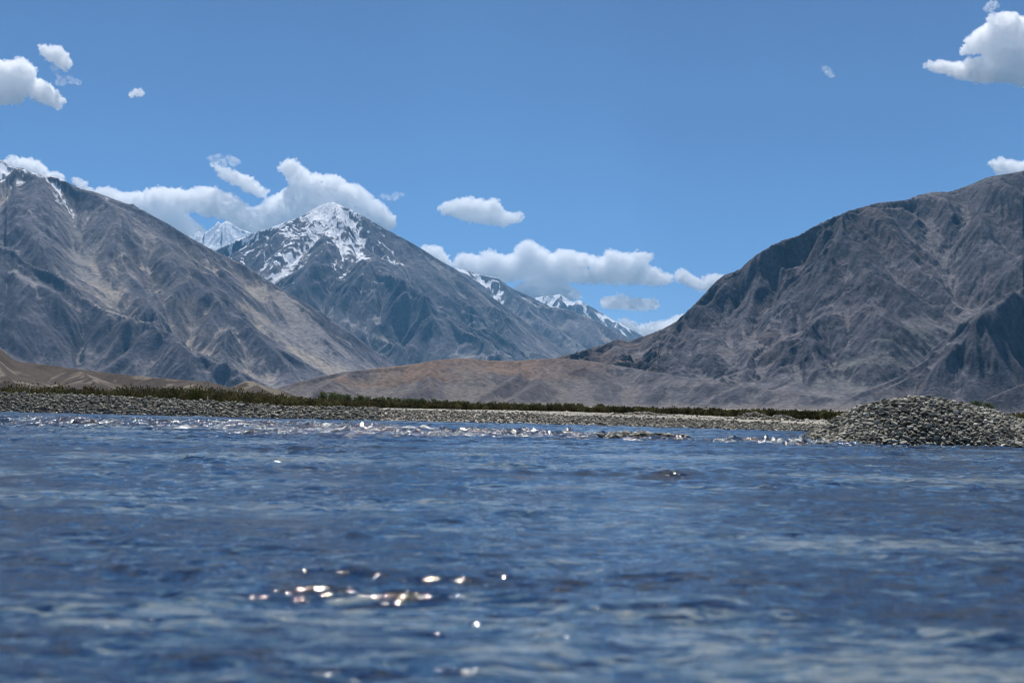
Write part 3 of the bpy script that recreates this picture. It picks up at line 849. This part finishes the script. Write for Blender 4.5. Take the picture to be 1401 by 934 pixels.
def poplar_meshes(seed, n=420, wid=.16, spread=1.0):
    r = np.random.default_rng(seed)
    parts = [tube((0, 0, -.05), (0, 0, .55), .018, .011), tube((0, 0, .55), (.01, 0, .95), .011, .003)]
    cen = []
    for k in range(16):
        z0 = r.uniform(.12, .7); a = r.uniform(0, 2 * PI); L = r.uniform(.15, .3)
        p1 = (math.cos(a) * wid * .75 * r.uniform(.5, 1) * spread, math.sin(a) * wid * .75 * r.uniform(.5, 1) * spread, z0 + L)
        parts.append(tube((0, 0, z0), p1, .006, .002, 4))
        m_ = n // 16
        tt = r.random((m_, 1)) ** .6
        base_ = np.array([0, 0, z0]) * (1 - tt) + np.array(p1) * tt
        cen.append(base_ + r.normal(0, .035, (m_, 3)))
    cen = np.concatenate(cen)
    tv, tf = join(parts)
    trunk = mesh_from('trunk', tv, tf); trunk.materials.append(bark)
    lv, lf = leaves(cen, .055, r, .8)
    crown = mesh_from('crown', lv, lf, False); crown.materials.append(leaf_poplar)
    add_attr(crown, 'tone', np.repeat(np.clip(r.normal(.5, .25, len(cen)), 0, 1), 4), 'FLOAT')
    return trunk, crown
pops = [poplar_meshes(900 + i) for i in range(6)]
r = np.random.default_rng(61)
def tree(name, loc, h, meshes, label, category, group=None, wide=1.0):
    e_ = bpy.data.objects.new(name, None); C.objects.link(e_)
    e_.location = loc; e_.scale = (h * wide, h * wide, h); e_.rotation_euler = (0, 0, float(r.uniform(0, 6.28)))
    e_['label'] = label; e_['category'] = category
    if group: e_['group'] = group
    link('trunk', meshes[0], parent=e_); link('crown', meshes[1], parent=e_)
    return e_
xs = np.concatenate([np.sort(r.uniform(438, 640, 90)), np.sort(r.uniform(640, 830, 34))])
for x in xs:
    R_ = 235 + r.uniform(-12, 25)
    ty = np.interp(x, [438, 470, 520, 580, 640, 700, 780, 830], [535, 539, 542, 545, 549, 552, 556, 558]) + r.uniform(-1.5, 3.0)
    topz = float(W(np.array(x), np.array(ty), np.array(R_))[2])
    g = W(np.array(x), np.array(550.), np.array(R_)); gz = float(ground_z(g[0:1], g[1:2])[0])
    tree('poplar_tree', (g[0], g[1], gz), max(topz - gz, 1.2), pops[int(r.integers(0, 6))],
         'slender green poplar in the long row rising behind the scrub', 'tree', 'poplars in a row behind the scrub', 2.1)
# pale green trees at the foot of the scree, past the stone mound
for x, ty, by_ in ((1322, 551, 560), (1328, 549, 561), (1334, 546, 560), (1340, 548, 560), (1346, 550, 562), (1352, 549, 562), (1358, 553, 564)):
    R_ = 700 + r.uniform(-40, 40)
    g = W(np.array(x), np.array(by_), np.array(R_)); tz_ = float(W(np.array(x), np.array(ty), np.array(R_))[2])
    g2 = float(ground_z(g[0:1], g[1:2])[0])
    tree('broadleaf_tree', (g[0], g[1], g2), tz_ - g2, pops[int(r.integers(0, 6))],
         'small pale green tree at the foot of the scree beyond the mound', 'tree', 'trees at the foot of the scree', 2.4)

def bush(px_, py_base, R_, h, wfac, label):
    r = np.random.default_rng(int(px_))
    g = W(np.array(px_), np.array(py_base), np.array(R_)); gz = float(ground_z(g[0:1], g[1:2])[0])
    n = 1500
    u = r.normal(size=(n, 3)); u /= np.linalg.norm(u, axis=1)[:, None]; u *= (r.random((n, 1)) ** .35) * (1 + .18 * np.sin(u @ np.array([7, 5, 6]))[:, None])
    cen = u * np.array([.5 * wfac, .5 * wfac, .5]) + np.array([0, 0, .52])
    lv, lf = leaves(cen, .045, r, .3)
    e_ = bpy.data.objects.new('bush', None); C.objects.link(e_)
    e_.location = (g[0], g[1], gz); e_.scale = (h, h, h); e_['label'] = label; e_['category'] = 'bush'
    tv, tf = join([tube((0, 0, -.05), (math.cos(k * 1.3) * .2, math.sin(k * 1.3) * .2, .5), .02, .006, 5) for k in range(5)])
    link('stem', mesh_from('stem', tv, tf), bark, parent=e_)
    cm = mesh_from('foliage', lv, lf, False)
    add_attr(cm, 'tone', np.repeat(np.clip(r.normal(.5, .25, n), 0, 1), 4), 'FLOAT')
    link('foliage', cm, leaf_bush, parent=e_)
bush(269, 551, 128, 1.35, .95, 'rounded olive green bush rising above the scrub at the left bank')
bush(1164, 574, 100, .62, 1.3, 'small round dark bush beside the left end of the stone mound')

# pale marker post at the bank edge
R_ = 124.0
g = W(np.array(284.), np.array(551.), np.array(R_)); gz = float(ground_z(g[0:1], g[1:2])[0])
b_ = bmesh.new()
prof_ = [(0.0, -.05), (.085, -.05), (.085, .28), (.06, .33), (.055, .42), (.04, .60), (.03, .62), (0, .64)]
vs = [[b_.verts.new((r0 * math.cos(a), r0 * math.sin(a), z0)) for a in np.linspace(0, 2 * PI, 9)[:-1]] for r0, z0 in prof_[1:-1]]
for q0, q1 in zip(vs[:-1], vs[1:]):
    for i in range(8): b_.faces.new((q0[i], q0[(i + 1) % 8], q1[(i + 1) % 8], q1[i]))
b_.faces.new(vs[-1]); b_.faces.new(vs[0][::-1])
me = bpy.data.meshes.new('marker_post'); b_.to_mesh(me); b_.free()
pm = newmat('post_stone'); t = NT(pm)
nn = t.n('ShaderNodeTexNoise', i_Scale=14.0); cr = t.n('ShaderNodeValToRGB', i_Fac=(nn, 0))
cr.color_ramp.elements[0].color = (.42, .38, .33, 1); cr.color_ramp.elements[1].color = (.62, .58, .52, 1)
bs = t.n('ShaderNodeBsdfPrincipled', i_Base_Color=(cr, 0), i_Roughness=.8); t.n('ShaderNodeOutputMaterial', i_Surface=(bs, 0))
po = link('marker_post', me, pm, label='short pale post standing at the bank edge beside the olive bush', category='post')
po.location = (g[0], g[1], gz)
print('veg', round(time.time() - T0, 1))

# ------------------------------------------------------------------ clouds
def cloud_material(name, dens, lo, hi, sc):
    m = newmat(name); t = NT(m)
    geo = t.n('ShaderNodeNewGeometry')
    nz = t.n('ShaderNodeTexNoise', i_Vector=(geo, 'Position'), i_Scale=1.0 / sc, i_Detail=6.0, i_Roughness=.72)
    mr = t.n('ShaderNodeMapRange', i_0=(nz, 0), i_1=lo, i_2=hi, i_3=0.0, i_4=dens)
    pv = t.n('ShaderNodeVolumePrincipled')
    pv.inputs['Color'].default_value = (1, 1, 1, 1)
    pv.inputs['Anisotropy'].default_value = 0.45
    t.link(mr.outputs[0], pv.inputs['Density'])
    t.n('ShaderNodeOutputMaterial', i_Volume=(pv, 0))
    m.cycles.homogeneous_volume = False
    return m
CD = 33000.0
pxm = CD / F     # metres per photo pixel at the clouds
cloud_thick = cloud_material('cumulus', .014, .42, .54, 95.0)
cloud_thin = cloud_material('wispy_cloud', .006, .46, .66, 110.0)

def inpoly(pt, poly):
    x, y = pt[:, 0], pt[:, 1]; c = np.zeros(len(pt), bool); n = len(poly)
    for i in range(n):
        x1, y1 = poly[i]; x2, y2 = poly[(i + 1) % n]
        cond = (y1 > y) != (y2 > y)
        c ^= cond & (x < (x2 - x1) * (y - y1) / (y2 - y1 + 1e-9) + x1)
    return c
def dpoly(pt, poly):
    d = np.full(len(pt), 1e9); n = len(poly)
    for i in range(n):
        a = np.array(poly[i], float); b = np.array(poly[(i + 1) % n], float); ab = b - a
        tt = np.clip(((pt - a) @ ab) / (ab @ ab + 1e-9), 0, 1)
        d = np.minimum(d, np.hypot(*(pt - a - tt[:, None] * ab).T))
    return d

def cloud(poly, label, thin=False, depth=1.0, group='clouds in the blue sky', seed=0, at=None, scale=1.0):
    r = np.random.default_rng(seed + 1000)
    poly = [tuple(map(float, q)) for q in poly]
    A_ = np.array(poly); lo = A_.min(0); hi = A_.max(0)
    pts = r.uniform(lo, hi, (6000, 2)); pts = pts[inpoly(pts, poly)]
    d = dpoly(pts, poly)
    order = np.argsort(-d)
    chosen = []; CH = np.zeros((500, 3))
    maxr = 16.0
    for i in order:
        rad = min(d[i] * r.uniform(.74, 1.08) + .9, maxr)
        if rad < 1.2: break
        p_ = pts[i]
        n_ = len(chosen)
        if n_ == 0 or (np.hypot(CH[:n_, 0] - p_[0], CH[:n_, 1] - p_[1]) > .42 * np.maximum(rad, CH[:n_, 2] * .75)).all():
            CH[n_] = (p_[0], p_[1], rad); chosen.append((p_[0], p_[1], rad))
        if len(chosen) > 420: break
    Vs = []; Fs = []; k = 0
    cx, cy = A_.mean(0)
    for (x, y, rad) in chosen:
        dz = r.uniform(-1, 1) * (3 + 10 * (rad / maxr)) * depth
        c0 = W(np.array(x), np.array(y), np.array(CD + dz * pxm))
        v = V2 * rad * pxm * (1.0 if rad > 3 else .9)
        Vs.append(v + c0); Fs.append(F2 + k); k += len(V2)
    V = np.concatenate(Vs); Fc = np.concatenate(Fs)
    org = V.mean(0)
    me = mesh_from('cloud_src', (V - org) / pxm, Fc)          # in photo pixels, so the voxel size is easy to choose
    o = bpy.data.objects.new('cloud_src', me); C.objects.link(o)
    md = o.modifiers.new('r', 'REMESH'); md.mode = 'VOXEL'; md.voxel_size = .8 if len(chosen) > 40 else .5
    dg = bpy.context.evaluated_depsgraph_get()
    ev = o.evaluated_get(dg).to_mesh()
    n = len(ev.vertices); V = np.zeros(n * 3); ev.vertices.foreach_get('co', V); V = V.reshape(-1, 3)
    N = np.zeros(n * 3); ev.vertices.foreach_get('normal', N); N = N.reshape(-1, 3)
    nl = len(ev.loops); LI = np.zeros(nl, np.int32); ev.loops.foreach_get('vertex_index', LI)
    LS = np.zeros(len(ev.polygons), np.int32); LT = LS.copy()
    ev.polygons.foreach_get('loop_start', LS); ev.polygons.foreach_get('loop_total', LT)
    quads = LT == 4
    Q = LI[LS[quads][:, None] + np.arange(4)[None]]
    bpy.data.objects.remove(o)
    # billowing surface: folded noise on three planes
    def n3(s, sd): return (np.abs(perlin(V[:, 0] / s + V[:, 1] / s * .7, V[:, 2] / s + sd, sd)) + np.abs(perlin(V[:, 1] / s - 5.2, V[:, 2] / s * .8 + V[:, 0] / s * .6, sd + 1)))
    disp = 3.4 * (n3(9.0, 5) - .5) + 3.4 * (n3(4.4, 9) - .5) + 2.4 * (n3(2.2, 15) - .5)
    sc_ = 1.0 if not thin else .6
    V = V + N * (disp * sc_)[:, None]
    me2 = mesh_from('cloud', V * pxm, Q)
    ob = link('cloud', me2, cloud_thin if thin else cloud_thick, label=label, category='cloud', group=group)
    ob.location = org
    if at is not None: ob.location = at; ob.scale = (scale, scale, scale)
    return ob

cloud([(118,255),(145,257),(170,263),(195,262),(222,253),(240,258),(262,259),(285,256),(300,257),(318,266),(335,278),(350,285),(365,272),(385,260),(397,253),(393,243),(384,234),(382,225),(392,219),(402,218),(412,227),(425,237),(445,240),(460,240),(480,252),(492,252),(505,265),(520,275),(535,290),(546,302),(565,294),(578,304),(570,309),(552,308),(540,315),(525,318),(500,330),(430,330),(360,330),(325,312),(305,300),(280,295),(255,290),(262,300),(278,312),(287,322),(270,345),(220,330),(170,300),(130,275)],
      'largest white cumulus bank stretched behind the snow peak and the left mountain', seed=1)
cloud([(288,222),(295,233),(300,242),(312,248),(335,260),(350,268),(362,270),(367,262),(352,251),(340,242),(325,235),(305,230)], 'elongated slanting white cloud above the left part of the cumulus bank', seed=2)
cloud([(280,216),(290,212),(300,211),(310,222),(320,228),(332,222),(325,217),(315,211),(306,213),(312,230),(300,232),(292,222)], 'ragged thin cloud wisp just above the slanting cloud', thin=True, seed=3)
cloud([(598,287),(608,278),(625,272),(645,270),(655,273),(668,276),(673,269),(683,276),(690,288),(700,291),(712,290),(717,298),(712,305),(700,305),(688,310),(670,307),(650,303),(630,300),(620,294),(605,292)], 'lone white cloud floating right of the snow peak', seed=4)
cloud([(620,352),(632,347),(650,348),(658,352),(655,343),(668,342),(678,346),(690,350),(702,348),(706,335),(715,328),(730,330),(748,340),(755,346),(765,340),(790,345),(810,350),(826,352),(822,340),(835,343),(860,346),(875,343),(895,347),(900,354),(885,359),(890,365),(905,371),(918,374),(928,386),(900,391),(850,389),(800,388),(775,386),(790,396),(800,405),(790,410),(760,414),(720,414),(690,395),(710,388),(725,382),(700,385),(680,388),(650,380),(622,368)],
      'wide bank of white cumulus over the head of the valley', seed=5)
cloud([(924,371),(935,367),(948,378),(960,384),(968,376),(980,374),(990,377),(988,395),(965,398),(955,396),(938,388),(925,384)], 'small cumulus pair touching the slope of the right mountain', seed=6)
cloud([(822,412),(830,405),(850,404),(870,408),(885,410),(895,408),(902,415),(900,422),(870,424),(840,422),(825,420)], 'small flat bottomed cloud below the wide bank', seed=7)
cloud([(846,436),(860,437),(875,445),(890,442),(900,440),(915,437),(935,428),(945,440),(925,462),(880,467),(850,452)], 'low cloud sitting in the notch between the far peak and right mountain', seed=8)
cloud([(572,340),(590,335),(603,338),(612,352),(620,364),(600,374),(580,362)], 'small cumulus puff rising behind the descending ridge', seed=9)
cloud([(-40,85),(0,84),(15,84),(28,78),(40,84),(50,95),(48,108),(60,110),(75,122),(88,135),(78,150),(65,142),(48,138),(40,130),(30,140),(10,143),(-40,140)], 'bright cumulus cut by the left edge of the sky', seed=10)
cloud([(52,62),(65,64),(82,63),(93,75),(97,88),(91,98),(80,92),(72,85),(62,80),(55,72)], 'rounded puff above the left edge cumulus', seed=11)
cloud([(66,90),(78,92),(80,104),(95,106),(110,110),(112,116),(95,113),(85,118),(75,115),(78,106)], 'torn wisp hanging under the rounded puff', thin=True, seed=12)
cloud([(175,127),(185,124),(196,126),(194,132),(180,132)], 'tiny white cloud fleck alone in the upper left sky', seed=13)
cloud([(1256,87),(1262,83),(1280,84),(1305,85),(1318,86),(1325,80),(1345,80),(1342,72),(1325,75),(1300,72),(1298,68),(1318,65),(1322,55),(1330,46),(1345,37),(1352,28),(1348,22),(1360,18),(1375,16),(1390,20),(1410,28),(1450,30),(1450,125),(1395,118),(1385,112),(1365,112),(1340,112),(1315,108),(1300,103),(1280,98),(1262,90)], 'big cumulus with two pointed tails at the upper right corner', seed=14)
cloud([(1345,12),(1352,3),(1362,1),(1369,8),(1360,14),(1350,18)], 'small torn cloud scrap over the upper right cumulus', thin=True, seed=15)
cloud([(1349,222),(1362,219),(1368,215),(1380,220),(1395,222),(1430,215),(1430,245),(1370,242),(1360,232)], 'cloud tip showing over the summit of the right mountain', seed=16)
cloud([(5,221),(10,215),(20,213),(28,218),(38,216),(50,221),(60,226),(65,235),(80,237),(88,241),(84,254),(60,254),(20,245),(5,230)], 'cloud hugging the summit of the left mountain', seed=17)
cloud([(98,246),(105,243),(115,250),(126,262),(110,264)], 'cloud sliver on the crest right of the left summit', seed=18)
cloud([(517,268),(525,264),(535,268),(545,262),(556,266),(547,270),(540,275),(525,273)], 'curled wisp right of the bank above the snow peak', thin=True, seed=19)
cloud([(1122,91),(1130,90),(1138,98),(1143,106),(1136,107),(1127,99)], 'faint short streak of cloud high in the right sky', thin=True, seed=20)
BIG = [(0,0),(40,-12),(75,-30),(120,-26),(150,-44),(200,-34),(240,-46),(290,-22),(330,-18),(360,4),(330,16),(260,12),(200,24),(140,14),(80,22),(30,12)]  # outline of extra clouds, added above the view to brighten the water's reflections
BIG = [(500 + a, 300 + b * 1.6) for a, b in BIG]
for i_, (at_, sc_2) in enumerate((((3000, 18500, 6600), .7), ((-8400, 19000, 6800), .7), ((1900, 13300, 7000), .5), ((5200, 13000, 7000), .6), ((400, 12400, 7000), .32),
                                  ((-8500, 12000, 6600), .6), ((-7300, 9000, 6600), .5), ((-1500, 9700, 7000), .22), ((-1500, 6000, 7000), .30), ((5800, 9000, 7000), .5))):
    cloud(BIG, 'unseen white cumulus added overhead for the river to reflect', seed=40 + i_, at=at_, scale=sc_2, depth=6.0, group='cumulus added above the view for reflections')
print('clouds', round(time.time() - T0, 1))

build_mountains()
# ------------------------------------------------------------------ haze
hz = bpy.data.meshes.new('haze')
b_ = bmesh.new(); bmesh.ops.create_cube(b_, size=1.0); b_.to_mesh(hz); b_.free()
ho = bpy.data.objects.new('haze', hz); C.objects.link(ho)
x0, x1, y0, y1, z0, z1 = -27500, 27500, -1500, 27800, -60, 3600
ho.scale = (x1 - x0, y1 - y0, z1 - z0); ho.location = ((x0 + x1) / 2, (y0 + y1) / 2, (z0 + z1) / 2)
ho['kind'] = 'stuff'; ho['label'] = 'thin blue haze filling the valley air'; ho['category'] = 'haze'
m = newmat('air_haze'); t = NT(m)
pv = t.n('ShaderNodeVolumePrincipled')
pv.inputs['Color'].default_value = (.20, .58, 1.0, 1); pv.inputs['Density'].default_value = 1.9e-5; pv.inputs['Anisotropy'].default_value = .2
t.n('ShaderNodeOutputMaterial', i_Volume=(pv, 0))
m.cycles.homogeneous_volume = True
hz.materials.append(m)

# ------------------------------------------------------------------ render settings
S.render.engine = 'CYCLES'
cy = S.cycles
cy.pixel_filter_type = 'BLACKMAN_HARRIS'; cy.filter_width = 1.05
cy.use_denoising = True
cy.denoiser = 'OPENIMAGEDENOISE'
cy.max_bounces = 64; cy.volume_bounces = 56; cy.diffuse_bounces = 3; cy.glossy_bounces = 3; cy.transparent_max_bounces = 8
cy.volume_step_rate = 0.06; cy.volume_max_steps = 512
cy.sample_clamp_direct = 0; cy.sample_clamp_indirect = 4
cy.caustics_reflective = False; cy.caustics_refractive = False
S.view_settings.view_transform = 'Standard'
S.view_settings.look = 'None'
S.view_settings.exposure = 0.27
S.view_settings.gamma = 1.0
S.view_settings.use_curve_mapping = False
print('done', round(time.time() - T0, 1))
